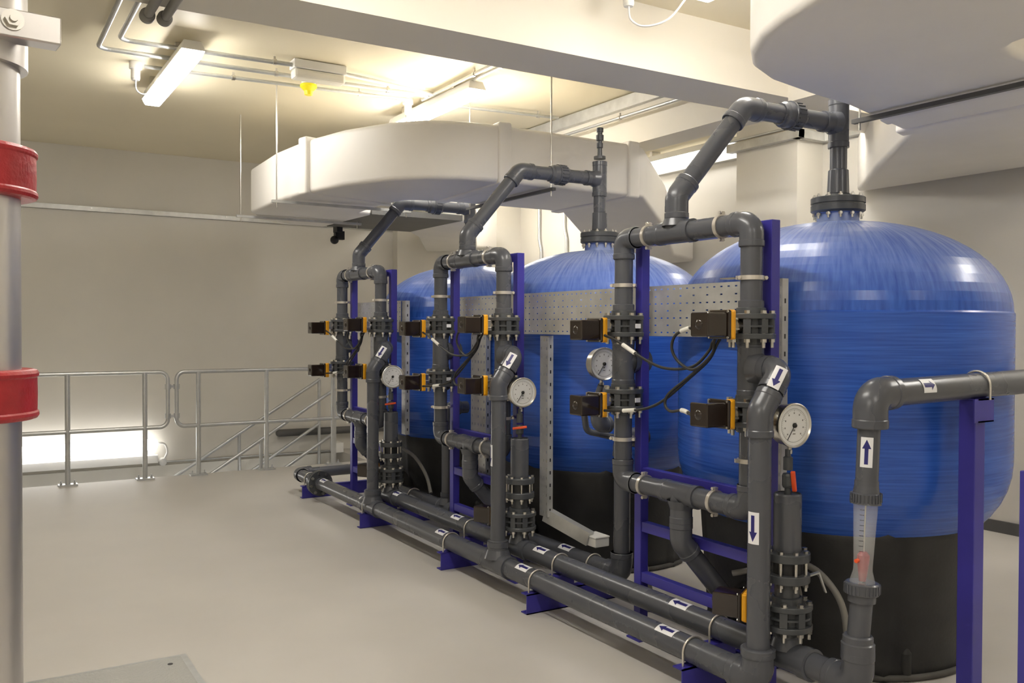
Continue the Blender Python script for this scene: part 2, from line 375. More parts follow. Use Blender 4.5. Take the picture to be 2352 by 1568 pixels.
lamp(3.365, 6.02, 7.57, 'glowing ceiling strip lamp above the round-ended far duct')
lamp(3.43, 2.1, 3.67, 'glowing ceiling strip lamp just cut by the top frame, beside the near duct')
for x, y, s_ in ((1.29, 2.1, 'left of the near duct'), (1.29, -1.9, 'behind the camera at left'), (-1.2, -.5, 'above the left of the camera'), (3.4, -2.2, 'behind the camera at right')):
    lamp(x, y, y + 1.57, 'glowing ceiling strip lamp out of the frame, ' + s_)
lamp(6.54, 6.4, 7.95, 'glowing strip lamp high against the right wall beside the column', dm='lamplow')
lamp(5.6, 8.7, 10.25, 'glowing strip lamp hidden above the far corner duct')
lamp(3.4, 7.9, 9.47, 'unseen strip lamp added under the landing to brighten the stairwell wall', top=-.26)  # added lamp, out of view below the slab, brightens the lower stairwell wall
lamp(5.85, 3.5, 5.1, 'glowing ceiling strip lamp hidden above the near duct')
lamp(5.85, .6, 2.1, 'glowing ceiling strip lamp near the right wall, out of the frame')
def rose(x, y, label, loop):
    o = thing('ceiling_rose', (x, y, H - .05), label, 'socket')
    MB().lathe([(.045, 0), (.045, -.05), (.032, -.055), (.032, -.12), (.026, -.135)], (x, y, H - .001), (0, 0, 1), 24).build('housing', M['white'], o)
    MB().tube(smooth_path(loop), .006, 8).build('cord', M['white'], o)
rose(1.07, 7.1, 'white round socket with looped flex beside the left ceiling lamp', [(1.07, 7.1, 3.37), (1.08, 7.12, 3.30), (1.13, 7.1, 3.27), (1.19, 7.06, 3.31), (1.22, 7.05, 3.40)])
rose(3.22, 6.98, 'white round socket above the right ceiling lamp end', [(3.22, 6.98, 3.37), (3.21, 6.98, 3.24), (3.24, 6.98, 3.16), (3.28, 6.98, 3.22), (3.3, 6.98, 3.41)])
rose(3.2, 3.98, 'white round socket with hanging flex at the top edge of the photo', [(3.2, 3.98, 3.37), (3.21, 3.97, 3.29), (3.27, 3.92, 3.25), (3.36, 3.82, 3.28), (3.41, 3.70, 3.40)])
o = thing('emergency_light', (2.23, 6.40, 3.42), 'white unlit emergency light box on the ceiling conduits', 'emergency light')
MB().bx(2.03, 2.43, 6.35, 6.47, 3.43, 3.495).build('housing', M['white'], o, .006); MB().bx(2.035, 2.425, 6.352, 6.468, 3.36, 3.43).build('diffuser', M['lampoff'], o, .02)
o = thing('smoke_detector', (2.3, 6.84, 3.4), 'yellow dust cap on a ceiling detector below the emergency light', 'detector')
MB().lathe([(.055, 0), (.055, -.04)], (2.3, 6.84, 3.495), (0, 0, 1), 24).build('mount', M['white'], o)
MB().lathe([(.065, 0), (.066, -.02), (.035, -.05), (.032, -.08), (.02, -.085)], (2.3, 6.84, 3.45), (0, 0, 1), 24).build('dust_cap', M['lemon'], o)

# ------------------------------------------------------------------ ducts
def loft(st, mb, caps=True):
    vs = []
    for (ax, ay), (bx_, by), z0, z1 in st: vs += [(ax, ay, z0), (bx_, by, z0), (bx_, by, z1), (ax, ay, z1)]
    fs = []
    for i in range(len(st) - 1):
        for k in range(4): fs.append([4 * i + k, 4 * i + (k + 1) % 4, 4 * i + 4 + (k + 1) % 4, 4 * i + 4 + k])
    n = 4 * (len(st) - 1)
    if caps: fs += [[3, 2, 1, 0], [n, n + 1, n + 2, n + 3]]
    mb.add(vs, fs, False); return mb
def duct_mesh(name, mb, m, parent, wdt=.035):
    o = mb.build(name, m, parent); q = o.modifiers.new('b', 'BEVEL'); q.width = wdt; q.segments = 4; q.limit_method = 'ANGLE'; q.angle_limit = .9
    for p in o.data.polygons: p.use_smooth = True
    return o
zb, zt = 2.585, 3.0
D = thing('air_duct', (3, 6.5, zb), 'far white lagged air duct curving over the rear vessels', 'air duct', 'lagged ducts')
ic = (3.22, 6.62)
outer = [(3.18, 8.95), (2.80, 8.93), (2.45, 8.68), (2.23, 8.25), (2.20, 7.4), (2.25, 6.78), (2.37, 6.25), (2.56, 5.84), (2.74, 5.64), (2.95, 5.54), (3.2, 5.50), (3.6, 5.50), (4.5, 5.52)]
inner = [(3.22, 7.75), (3.16, 7.74), (3.10, 7.72), (3.06, 7.68), (3.05, 7.3), (3.05, 6.95), (3.06, 6.8), (3.09, 6.72), (3.16, 6.66), (3.32, 6.62), (3.42, 6.60), (3.7, 6.60), (4.5, 6.60)]
duct_mesh('bend', loft([(a, b_, zb, zt) for a, b_ in zip(outer, inner)], MB()), M['duct'], D)
duct_mesh('offset', loft([((4.48, 5.52), (4.48, 6.6), zb, zt), ((4.62, 5.54), (4.6, 6.66), zb, zt - .01), ((5.42, 6.2), (5.35, 7.35), 2.46, 2.86), ((6.12, 6.85), (6.05, 8.1), 2.28, 2.70), ((6.66, 7.15), (6.66, 8.6), 2.26, 2.68)], MB()), M['duct'], D)
duct_mesh('joint_band', loft([((2.23, 6.70), (3.07, 6.95), zb - .012, zt + .02), ((2.205, 6.82), (3.07, 7.05), zb - .012, zt + .02)], MB()), M['duct'], D, .02)
duct_mesh('joint_band', loft([((3.24, 5.48), (3.3, 6.62), zb - .012, zt + .02), ((3.35, 5.48), (3.4, 6.62), zb - .012, zt + .02)], MB()), M['duct'], D, .02)
duct_mesh('joint_band', loft([((4.44, 5.50), (4.44, 6.62), zb - .012, zt + .02), ((4.56, 5.51), (4.56, 6.64), zb - .012, zt + .02)], MB()), M['duct'], D, .02)
MB().bx(3.2, 4.15, 7.72, 8.93, zb + .005, zb + .06).build('damper_plate', M['ductd'], D)
duct_mesh('hopper', loft([((4.13, 8.93), (4.13, 7.72), zb, zt - .1), ((4.40, 9.25), (4.45, 8.0), zb - .02, zt - .05), ((5.16, 10.62), (5.45, 9.75), 2.54, 3.0), ((5.9, 10.66), (5.98, 10.15), 2.58, 3.1)], MB()), M['duct'], D)
b = MB().bx(3.32, 3.42, 9.0, 9.06, 2.47, 2.56).ball((3.3, 8.98, 2.46), .045, 16, 8); b.bx(3.3, 3.36, 8.9, 9.02, 2.54, zb + .02)
b.build('damper_motor', M['blk'], D)
D2 = thing('air_duct', (3, 2.5, 2.65), 'near white lagged air duct filling the top right corner', 'air duct', 'lagged ducts')
z0, z1 = 2.65, 3.08
outer = [(2.30, -3.4), (2.32, .6), (2.34, 1.4), (2.38, 1.8), (2.44, 2.05), (2.50, 2.24), (2.58, 2.42), (2.70, 2.58), (2.85, 2.71), (3.05, 2.80), (3.4, 2.87), (3.7, 2.91), (4.47, 3.12)]
inner = [(3.42, -3.4), (3.42, .6), (3.42, 1.3), (3.42, 1.6), (3.43, 1.75), (3.44, 1.85), (3.46, 1.93), (3.5, 1.98), (3.55, 2.0), (3.62, 2.02), (3.72, 2.02), (3.9, 2.03), (4.5, 2.05)]
duct_mesh('bend', loft([(a, b_, z0, z1) for a, b_ in zip(outer, inner)], MB()), M['duct'], D2)
duct_mesh('offset', loft([((4.45, 3.12), (4.47, 2.05), z0, z1), ((4.6, 3.18), (4.7, 2.1), z0, z1), ((5.6, 4.15), (5.7, 2.7), 2.69, 3.2), ((6.60, 5.05), (6.60, 3.2), 2.73, 3.22)], MB()), M['duct'], D2)
duct_mesh('joint_band', loft([((4.10, 3.01), (4.10, 2.0), z0 - .012, z1 + .02), ((4.22, 3.05), (4.22, 2.0), z0 - .012, z1 + .02)], MB()), M['duct'], D2, .02)
duct_mesh('joint_band', loft([((4.42, 3.14), (4.42, 2.02), z0 - .012, z1 + .02), ((4.54, 3.18), (4.54, 2.04), z0 - .012, z1 + .02)], MB()), M['duct'], D2, .02)
def trapeze(a, b_, label, dark=False, tops=None):
    a = V(a); b_ = V(b_); o = thing('duct_hanger', (a + b_) / 2, label, 'hanger', 'duct hangers'); d = (b_ - a).normalized()
    MB().beam(a - d * .04, b_ + d * .04, .03, .022).build('support_channel', M['ductd'] if dark else M['zinc'], o)
    for p in (a, b_):
        MB().cyl((p.x, p.y, p.z - .05), (p.x, p.y, H), .006, 8).build('threaded_rod', M['steel'], o)
trapeze((2.16, 8.34, 2.565), (3.3, 8.34, 2.565), 'duct hanger at the far end of the far duct')
trapeze((2.13, 7.12, 2.555), (3.27, 7.12, 2.555), 'duct hanger under the middle of the far duct')
trapeze((3.66, 5.44, 2.56), (3.66, 6.68, 2.56), 'duct hanger with the dark bar behind the second vent pipe', True)
trapeze((3.97, 1.97, 2.625), (3.95, 3.01, 2.625), 'duct hanger with a black bar under the near duct', True)
for y, zt_ in ((10.2, 2.9), (9.6, 3.0)):
    pipe_run('wall_conduit', [[(6.67, y, 3.24), (6.67, y, zt_ - .15), (6.67, y - .05, zt_ - .3), (6.67, y - .05, 1.2)]], .02, M['rail'], 'thin steel pipe down the wall, %s of two in the far corner' % ('left' if y > 10 else 'right'), 'conduit')

# ------------------------------------------------------------------ guard rail and stair rails
def guard(x0, x1, posts, label, closed_side):
    Y = 9.57; o = thing('guard_rail', ((x0 + x1) / 2, Y, 0), label, 'railing', 'guard rail bays'); R = .021
    if closed_side == 'r': path = [(x0, Y, 1.08), (x1, Y, 1.08), (x1, Y, .52), (x0, Y, .52)]
    else: path = [(x1, Y, 1.08), (x0, Y, 1.08), (x0, Y, .52), (x1, Y, .52)]
    MB().tube(fillet(path, .08, 8), R, 16).build('loop_rail', M['rail'], o)
    for x in posts:
        p = MB().cyl((x, Y, 0), (x, Y, 1.08), .024, 18).build('post', M['rail'], o)
        q = MB().box((x, Y, .008), (.17, .1, .016))
        for dx in (-.06, .06): q.hexa((x + dx, Y, .016), (0, 0, 1), .013, .014).cyl((x + dx, Y, .03), (x + dx, Y, .05), .007, 8)
        q.build('base_plate', M['rail'], o)
    return o
guard(-2.95, 1.74, (-2.4, -1.0, .1, .82, 1.52), 'guard rail bay at the left with closed rounded end', 'r')
guard(1.825, 3.93, (2.04, 2.75, 3.5), 'guard rail bay running right to the head of the stair', 'l')
o = thing('rail_coupler', (1.78, 9.57, .95), 'pair of tube clamps tying the two guard rail bays together', 'coupler')
for z in (.93, .63):
    c = MB()
    for x in (1.74, 1.825): c.cyl((x, 9.57, z - .025), (x, 9.57, z + .025), .03, 16)
    c.bx(1.74, 1.825, 9.56, 9.58, z - .012, z + .012).build('clamp', M['rail'], o)
def stair_rail(Y, x_top, z_top, z_mid, label, posts):
    o = thing('stair_handrail', (x_top, Y, 0), label, 'railing', 'stair handrails'); sl = -.62; L = 3.4
    for z in (z_top, z_mid):
        MB().cyl((x_top, Y, z), (x_top - L, Y, z + sl * L), .019, 14).build('rail', M['rail'], o)
    for x in posts:
        dx = x_top - x; MB().cyl((x, Y, z_top + sl * dx), (x, Y, -.17 * (dx / .26 + 1) - .25), .019, 14).build('post', M['rail'], o)
stair_rail(10.55, 3.69, .90, .36, 'far handrail of the stair going down', (3.68, 2.71, 1.7))
stair_rail(9.82, 3.62, .83, .33, 'near handrail of the stair going down', (3.61, 2.76, 1.8))
# low lamp on the far wall
o = thing('stair_lamp', (1.1, 10.6, .2), 'glowing strip lamp low on the far wall behind the guard rail', 'lamp')
MB().bx(.1, 1.82, 10.60, 10.68, .155, .275).build('diffuser', M['lamplow'], o, .025)
MB().bx(.1, 1.81, 10.685, 10.70, .17, .26).build('lamp_body', M['white'], o, .004)
MB().tube(smooth_path([(1.82, 10.64, .23), (1.9, 10.65, .21), (1.93, 10.66, .12), (1.9, 10.67, .04)]), .012, 8).build('cord', M['white'], o)
MB().lathe([(.05, 0), (.04, .05)], (1.89, YF, .0), (0, -1, 0), 20).build('outlet', M['white'], o)
o = trunk('wall_ledge', [(-2.9, 10.68, .045), (1.83, 10.68, .045)], .06, .09, M['white'], 'pale ledge under the low glowing lamp', 'ledge')
pipe_run('wall_conduit', [[(1.93, YF - .02, .0), (5.2, YF - .02, -.02)]], .012, M['rail'], 'thin conduit running right from the low lamp', 'conduit')
b = MB().tube([(3.22, YF - .07, .255), (5.2, YF - .07, .235)], .045, 16).ball((3.22, YF - .07, .255), .045)
tag(b.build('wall_pipe', M['ductd']), 'dark lagged pipe low on the far wall behind the stair rails', 'pipe')
MBv = MB().bx(3.85, 3.95, YF - .30, YF - .1, .0, .12); tag(MBv.build('wall_box', M['white']), 'small pale box at the head of the stair', 'box')

# ------------------------------------------------------------------ stainless pipe at the left
o = thing('stainless_pipe', (.026, 1.74, 0), 'tall stainless steel pipe with red couplings at the left edge', 'pipe')
px, py = -.004, 1.760; r = .084
MB().cyl((px, py, 0), (px, py, 2.02), r, 40).build('pipe', M['stainless'], o)
MB().cyl((px, py, 1.985), (px, py, 2.75), r + .012, 40).build('sleeve', M['stainless'], o)
for z in (1.808, 1.432):
    up0 = V((0, 0, 1)); c = MB(); c.lathe([(r + .003, -.043), (r + .018, -.043), (r + .024, -.041), (r + .027, -.036), (r + .0265, -.031), (r + .024, -.028), (r + .0245, 0), (r + .024, .028), (r + .0265, .031), (r + .027, .036), (r + .024, .041), (r + .018, .043), (r + .003, .043)], (px, py, z), (0, 0, 1), 48)
    for s_ in (-1, 1): c.box((px + s_ * .03 * .5 - .07, py + s_ * .09, z), (.05, .05, .07))
    cc = c.build('grooved_coupling', M['red'], o, .002); cc['label'] = 'red enamel pipe coupling'
    e = MB()
    for k in range(4):
        a = -.75 + k * .06; e.box((px + math.cos(a) * (r + .022), py + math.sin(a) * (r + .022), z + .004 * (k % 2)), (.004, .003, .02))
    e.build('cast_mark', M['red'], cc)
br = thing('pipe_bracket', (px, py - .08, 2.03), 'stainless angle bracket with a bolt head at the top left', 'bracket')
bd = V((1, .10, 0)).normalized(); bn = V((.10, -1, 0)).normalized(); c0 = V((.033, 1.657, 2.040))
c = MB().box(c0, (.207, .004, .045), (bd, bn, up0)); c.box(c0 - bn * .021 - up0 * .021, (.207, .042, .004), (bd, bn, up0))
c.build('angle', M['stainless'], br, .004)
cb = c0 + bd * .032 + up0 * .004 + bn * .002
MB().lathe([(.017, 0), (.017, .003)], cb, bn, 24).hexa(cb + bn * .003, bn, .0125, .008).lathe([(.007, 0), (.006, .016)], cb, bn, 12).build('bolt', M['steel'], br)

# floor hatch
o = thing('floor_hatch', (.4, 4.1, 0), 'metal floor hatch at the bottom left with a small hole', 'hatch')
MB().bx(-.5, .87, 3.2, 4.36, -.001, .006).build('frame', M['rail'], o)
MB().bx(-.47, .84, 3.23, 4.33, .002, .009).build('cover', M['check'], o)
MB().cyl((.78, 4.25, .008), (.78, 4.25, .0105), .012, 12).build('key_hole', M['ink'], o)

# ------------------------------------------------------------------ vessels
NEAR = ('nearest', 'middle', 'farthest')
OFF = (0., 1.993, 3.87)
OFS = (0., 2.03, 3.92)        # valve stacks
OFD = (0., 2.015, 3.91)       # downpipes
TX, TY = 3.76, 2.99
def vessel(i):
    y = TY + OFF[i]; o = thing('filter_vessel', (TX, y, 0), 'big blue fibreglass filter vessel on black base, ' + ('rightmost and nearest', 'middle of the three', 'leftmost and farthest')[i], 'tank', 'blue filter vessels')
    prof = []; R = .79
    for k in range(13):                                   # lower dome
        a = -PI / 2 + PI / 2 * k / 12; prof.append((max(.02, R * math.cos(a) ** .82), .93 + .50 * math.sin(a)))
    prof += [(R, 1.1), (R, 1.3), (R, 1.62), (R - .006, 1.628)]
    for k in range(1, 17):
        a = PI / 2 * k / 16 * .93; prof.append((max(.12, (R - .006) * math.cos(a) ** .92), 1.628 + .455 * math.sin(a)))
    b = MB().lathe(prof, (0, 0, 0), (0, 0, 1), 96, False)
    s = b.build('shell', M['blue'], o); s.matrix_parent_inverse = Matrix.Identity(4)
    nk = MB().lathe([(.105, 2.03), (.10, 2.125), (.115, 2.13), (.115, 2.135)], (TX, y, 0), (0, 0, 1), 40); nk.build('neck', M['blue'], o)
    fl = MB().lathe([(.118, 2.13), (.132, 2.14), (.132, 2.168), (.126, 2.170), (.126, 2.176), (.132, 2.178), (.132, 2.205), (.128, 2.208), (.07, 2.208), (.062, 2.225)], (TX, y, 0), (0, 0, 1), 48); fl.build('flange', M['pvcd'], o)
    for k in range(12):
        a = 2 * PI * (k + .5) / 12; p = V((TX + .113 * math.cos(a), y + .113 * math.sin(a), 0))
        q = MB(); q.hexa(p + V((0, 0, 2.207)), (0, 0, 1), .011, .010).cyl(p + V((0, 0, 2.10)), p + V((0, 0, 2.225)), .0055, 8).hexa(p + V((0, 0, 2.115)), (0, 0, 1), .011, .012); q.build('bolt', M['steel'], o)
    # moulded base with arches; wall mesh whose lower edge follows the arches
    N = 120; vs = []; fs = []; rows = 10
    def arch(a):
        for c_, w_ in ((-.88, .30), (1.22, .3), (3.2, .30)):           # arch openings
            d = abs((a - c_ + PI) % (2 * PI) - PI)
            if d < w_: return .34 * math.sqrt(1 - (d / w_) ** 2)
        return 0
    rib = lambda a: .012 if (abs(((a + .2) % (PI / 4)) - PI / 8) < .03) else 0
    for k in range(N):
        a = 2 * PI * k / N; zb_ = max(arch(a), .0)
        for j in range(rows + 1):
            z = zb_ + (.685 - zb_) * j / rows; rr = .612 + .05 * z / .68 + .012 * math.sin(min(1, z / .1) * PI) * 0 + rib(a)
            if z < .03: rr += .02
            vs.append((rr * math.cos(a), rr * math.sin(a), z))
    for k in range(N):
        for j in range(rows):
            a = k * (rows + 1) + j; c_ = ((k + 1) % N) * (rows + 1) + j; fs.append([a, c_, c_ + 1, a + 1])
    b = MB().add(vs, fs); s = b.build('base', M['base'], o, solid=.02); s.matrix_parent_inverse = Matrix.Identity(4)
    q = MB()
    for a0_, a1_ in ((-.56, .90), (1.54, 2.88), (-2.76, -1.20)):
        MB().tube([(TX + .638 * math.cos(a0_ + (a1_ - a0_) * k_ / 20), y + .638 * math.sin(a0_ + (a1_ - a0_) * k_ / 20), .016) for k_ in range(21)], .015, 8).build('base_rim', M['rim'], o)
    for a in (-2.75, -1.97): MB().lathe([(.03, 0), (.028, .12), (.015, .15)], (TX + .615 * math.cos(a), y + .615 * math.sin(a), 0), (0, 0, 1), 12).build('foot_lug', M['base'], o)
    return o
for i in range(3): vessel(i)

# ------------------------------------------------------------------ pipe racks
PX, YR, YL = 2.766, 2.626, 3.465
ZU, ZV1, ZV2, ZL = 1.985, 1.557, 1.197, .795
RP = .045
XD, YD, ZH, RH = 2.65, 2.465, .165, .055          # downpipe and header
XH2, XH3, YS = 2.80, 3.03, 2.455
ZH2, ZH3 = .237, .205
up_ = V((0, 0, 1)); dn = V((0, 0, -1)); pY = V((0, 1, 0)); nY = V((0, -1, 0)); pX = V((1, 0, 0)); nX = V((-1, 0, 0))

def valve(c, direc, label, dz=0., flip=1, ss=1.):
    c = V(c); d = V(direc).normalized(); s_ = up_.cross(d)
    o = thing('actuated_valve', c, label, 'valve', 'motorised butterfly valves')
    for sg, nm in ((1, 'flange'), (-1, 'flange')):
        m = MB(); z = lambda q: c.z + sg * q
        m.lathe([(.098, .030), (.100, .033), (.100, .049), (.098, .052), (.062, .052), (.060, .075), (.054, .078)] if sg > 0 else [(.054, -.078), (.060, -.075), (.062, -.052), (.098, -.052), (.100, -.049), (.100, -.033), (.098, -.030)], c, up_, 40)
        m.build('flange', M['pvcd'], o)
    m = MB().lathe([(.072, -.0295), (.072, .0295)], c, up_, 40); m.lathe([(.094, -.004), (.094, .004)], c, up_, 40)
    for k in range(8):
        a = 2 * PI * (k + .5) / 8 + .2; e = V((math.cos(a), math.sin(a), 0)); f_ = up_.cross(e)
        m.box(c + e * .082, (.026, .030, .058), (e, f_, up_))
    m.build('valve_body', M['pvcd'], o)
    for k in range(8):
        a = 2 * PI * (k + .5) / 8 + .2; e = V((math.cos(a), math.sin(a), 0)) * .085; q = MB()
        q.hexa(c + e + up_ * .052, up_, .013, .012).lathe([(.015, 0), (.015, .002)], c + e + up_ * .051, up_, 14)
        q.hexa(c + e - up_ * .066, up_, .014, .014).cyl(c + e - up_ * .088, c + e + up_ * .05, .0075, 10)
        q.build('bolt', M['steel'], o)
    q = MB().box(c + d * .118, (.05, .045, .06), (d, s_, up_)); q.lathe([(.03, .075), (.03, .1)], c, d, 16); q.box(c + d * .125 - up_ * .012, (.03, .09, .008), (d, s_, up_)); q.box(c + d * .125 + up_ * .03, (.03, .075, .008), (d, s_, up_)).build('mounting_bracket', M['steel'], o, .002)
    cz = up_ * dz
    q = MB().box(c + d * .158 + cz, (.022, .112, .112), (d, s_, up_)).box(c + d * .150 + cz + s_ * .035, (.03, .03, .12), (d, s_, up_)).build('base_housing', M['yellow'], o, .006)
    q['label'] = 'yellow actuator base'
    q = MB().box(c + d * .176 + cz, (.014, .118, .118), (d, s_, up_)).box(c + d * .236 + cz - s_ * .0, (.110, .098, .096), (d, s_, up_)); h = q.build('cover', M['smoke'], o, .006)
    h['label'] = 'smoked brown actuator cover'
    for a, b_ in ((-1, -1), (-1, 1), (1, -1), (1, 1)): MB().cyl(c + d * .183 + cz + s_ * a * .052 + up_ * b_ * .052, c + d * .187 + cz + s_ * a * .052 + up_ * b_ * .052, .005, 8).build('screw', M['steel'], h)
    MB().ball(c + d * .288 + cz, .022, 16, 8, (.5, 1, 1)).build('position_lens', M['smoke'], h)
    q = MB().cyl(c + d * .155 + cz - up_ * .045 + s_ * flip * .05, c + d * .155 + cz - up_ * .05 + s_ * flip * .085, .009, 10); q.build('cable_gland', M['blk'], o)
    return o

def gauge(c, nrm, label, stem=None):
    c = V(c); n_ = V(nrm).normalized(); x = up_.cross(n_) * 1.0; o = thing('pressure_gauge', c, label, 'pressure gauge', 'round pressure gauges')
    MB().lathe([(.076, -.05), (.082, -.045), (.082, -.004), (.089, -.002), (.089, .010), (.085, .012), (.080, .006), (.080, .002)], c, n_, 48, False).lathe([(.08, -.05), (.001, -.05)], c, n_, 48, False).build('case', M['steel'], o)
    dl = MB().lathe([(.0805, .001), (.0805, .004)], c, n_, 48).build('dial', M['dial'], o)
    q = MB()
    for k in range(41):
        a = -PI * .25 + 1.5 * PI * k / 40; e = x * math.cos(a) + up_ * math.sin(a); f_ = n_.cross(e); L = .008 if k % 5 == 0 else .004
        q.box(c + n_ * .0045 + e * (.064 - L / 2), (L, .0009, .0008), (e, f_, n_))
    for k in range(9):
        a = -PI * .25 + 1.5 * PI * k / 8; e = x * math.cos(a) + up_ * math.sin(a); q.box(c + n_ * .0045 + e * .049, (.005, .006, .0008), (x, up_, n_))
    q.box(c + n_ * .0045 - up_ * .02, (.010, .007, .0008), (x, up_, n_)).box(c + n_ * .0045 - up_ * .034, (.014, .004, .0008), (x, up_, n_)).build('scale', M['hose'], dl)
    q = MB().torus(c + n_ * .0045, n_, .067, .0007, PI * .0, 2 * PI, 48, 4).build('scale_ring', M['hose'], dl)
    e = (-x * .62 * 1.0 - up_ * .78).normalized(); e = (V((0, 0, 0)) + (-(rt) * .6 - up_ * .8)); e = (e - n_ * e.dot(n_)).normalized()
    q = MB().beam(c + n_ * .008 - e * .012, c + n_ * .008 + e * .068, .0024, .0015, n_).ball(c + n_ * .008, .010, 12, 6).build('needle', M['ink'], o)
    MB().cyl(c - up_ * .088 - n_ * .02, c - up_ * .115 - n_ * .02, .010, 12).hexa(c - up_ * .115 - n_ * .02, up_, .013, .014).build('stem', M['steel'], o)
    return o

def cable(pts, label, lab=None, r=.0065):
    o = thing('control_cable', pts[0], label, 'cable', 'actuator cables')
    sp = smooth_path(pts, 8); MB().tube(sp, r, 10).build('flex', M['cable'], o)
    k = lab if lab else 6
    MB().tube([sp[k], sp[k + 1], sp[k + 2], sp[k + 3], sp[k + 4]], r + .0035, 10).build('marker_sleeve', M['sleeve'], o)
    return o

def rack(i):
    dy = OFF[i]; nm = NEAR[i]; O = lambda x, y, z: V((x, y + dy, z))
    # --- the front pipe loop --------------------------------------------------
    m = thing('pipe_manifold', O(PX, (YR + YL) / 2, ZL), 'grey plastic pipe loop clipped to the %s blue frame' % nm, 'pipework', 'front pipe loops')
    R_ = lambda z: O(PX, YR, z); L_ = lambda z: O(PX, YL, z); yt = (YR + YL) / 2 - .005
    k = .095
    def P(a, b_, r=RP): MB().cyl(a, b_, r, 32).build('pipe', M['pvc'], m)
    P(R_(ZU - .06), R_(ZV1 + .07)); P(L_(ZU - .06), L_(ZV1 + .07)); P(O(PX, YR + .06, ZU), O(PX, YL - .06, ZU))
    elbow(R_(ZU), dn, pY, RP, .1).build('elbow', M['pvc'], m); elbow(L_(ZU), dn, nY, RP, .1).build('elbow', M['pvc'], m)
    yu = yt + .045; tee(O(PX, yu, ZU), pY, up_, RP, .115, bl=.12).build('tee', M['pvc'], m)
    # between the two valves of each riser: thicker sockets, tee on the right one
    tee(R_((ZV1 + ZV2) / 2 + .005), up_, nY, RP * 1.08, .12, bl=.11).build('tee', M['pvc'], m)
    tee(L_((ZV1 + ZV2) / 2 + .005), up_, pX, RP * 1.08, .12, bl=.14).build('tee', M['pvc'], m)
    for a in (R_, L_):
        P(a(ZV2 - .07), a(ZL + .05)); 
        MB().lathe([(.053, 0), (.053, .03), (.048, .034)], a(ZV1 + .074), up_, 28).build('socket', M['pvc'], m)
    elbow(L_(ZL), up_, nY, RP, .105).build('elbow', M['pvc'], m)
    elbow(R_(ZL), up_, pY, RP, .105).build('elbow', M['pvc'], m)
    P(O(PX, YR + .06, ZL), O(PX, YL - .06, ZL))
    tee(O(PX, yt, ZL), pY, dn, RP, .115, bl=.13).build('tee', M['pvc'], m)
    for y_ in (YL - .19, YR + .17):
        ring_clamp(O(PX, y_, ZU), pY, RP, up_, m, pX * .085); 
    for y_ in (YL - .17, YR + .20): ring_clamp(O(PX, y_, ZL), pY, RP, up_, m, pX * .085)
    for a, z_ in ((R_, 1.757), (L_, 1.757), (R_, 1.0), (L_, 1.0)): ring_clamp(a(z_), up_, RP, (V((.55, -.8, 0)) if a is L_ else V((.8, -.4, 0))), m, pX * .075)
    # drain leg: short drop, 45 degree bend away from the camera
    e0 = O(PX, yt, .58); dd = V((.52, -.06, -.60)).normalized(); e1 = O(XH2 + .20, yt - .045, .17)
    P(O(PX, yt, ZL - .12), e0, RP); elbow(e0, up_, dd, RP, .085).build('elbow', M['pvc'], m)
    P(e0 + dd * .03, e0 + dd * .44, RP)
    # downpipe from the right-hand tee
    zt = (ZV1 + ZV2) / 2 + .005; YDi = YD + OFD[i] - dy; eb = O(PX, YDi, zt); lo = O(XD, YDi, zt - .165)
    P(O(PX, YR - .05, zt), eb - nY * .04, RP * 1.02)
    dg = (lo - eb).normalized()
    el = elbow(eb, pY, dg, RP * 1.04, .10).build('elbow', M['pvc'], m)
    P(eb + dg * .05, lo - dg * .04); elbow(lo, -dg, dn, RP * 1.02, .095).build('elbow', M['pvc'], m)
    P(lo + dn * .03, O(XD, YDi, ZH + .07), RP)
    arrow_label(eb + dg * .058 + V((0, 0, .0)), dg, V((-.62, -.75, .35)), RP * 1.04 * 1.13 * 1.045 + .0015, m, .095, .05)
    arrow_label(O(XD, YDi, .77 if i == 0 else .80), dn, V((-.98, -.2, 0)) if i == 0 else V((-1, .35, 0)), RP, m, .125, .05)
    if i == 0:
        q = MB().bx(PX - .05, PX - .0, YR + .05, YR + .13, 1.755, 1.76).build('spare_strap', M['steel'], m)
    # --- vent pipe up and over to the vessel -----------------------------------
    v = thing('vessel_feed_pipe', O(PX, yt, ZU), 'grey pipe rising at 45 degrees from the %s loop to its vessel top' % nm, 'pipework', 'feed pipes to vessel tops')
    def Q(a, b_, r=RP): MB().cyl(a, b_, r, 32).build('pipe', M['pvc'], v)
    s0 = O(PX, yu - .002, 2.145); s1 = O(3.12, TY + .03, 2.585); s2 = O(TX, TY, 2.58)
    Q(O(PX, yu, ZU + .05), s0); dg = (s1 - s0).normalized(); elbow(s0, dn, dg, RP * 1.05, .1).build('elbow', M['pvc'], v)
    Q(s0 + dg * .06, s1 - dg * .06); dh = (s2 - s1).normalized(); elbow(s1, -dg, dh, RP * 1.05, .1).build('elbow', M['pvc'], v)
    Q(s1 + dh * .06, s2 - dh * .05)
    mid = s1 + dh * .30
    u = MB().lathe([(.052, -.07), (.052, -.055), (.062, -.045), (.064, -.012), (.070, -.010), (.070, -.002), (.064, 0), (.066, .05), (.056, .062), (.052, .075)], mid, dh, 36)
    for kk in range(18):
        a = 2 * PI * kk / 18; xx, yy, _ = frame_of(dh); e = xx * math.cos(a) + yy * math.sin(a); u.beam(mid + e * .066 + dh * .004, mid + e * .067 + dh * .05, .006, .006, e)
    u.build('union_nut', M['pvc'], v)
    tee(s2, up_, -dh, RP * .98, .12, bl=.12).build('tee', M['pvc'], v)
    Q(s2 - up_ * .1, O(TX, TY, 2.26), RP * .93); MB().lathe([(.052, 2.225), (.054, 2.23), (.050, 2.345), (.044, 2.35)], O(TX, TY, 0), up_, 32).build('socket', M['pvc'], v)
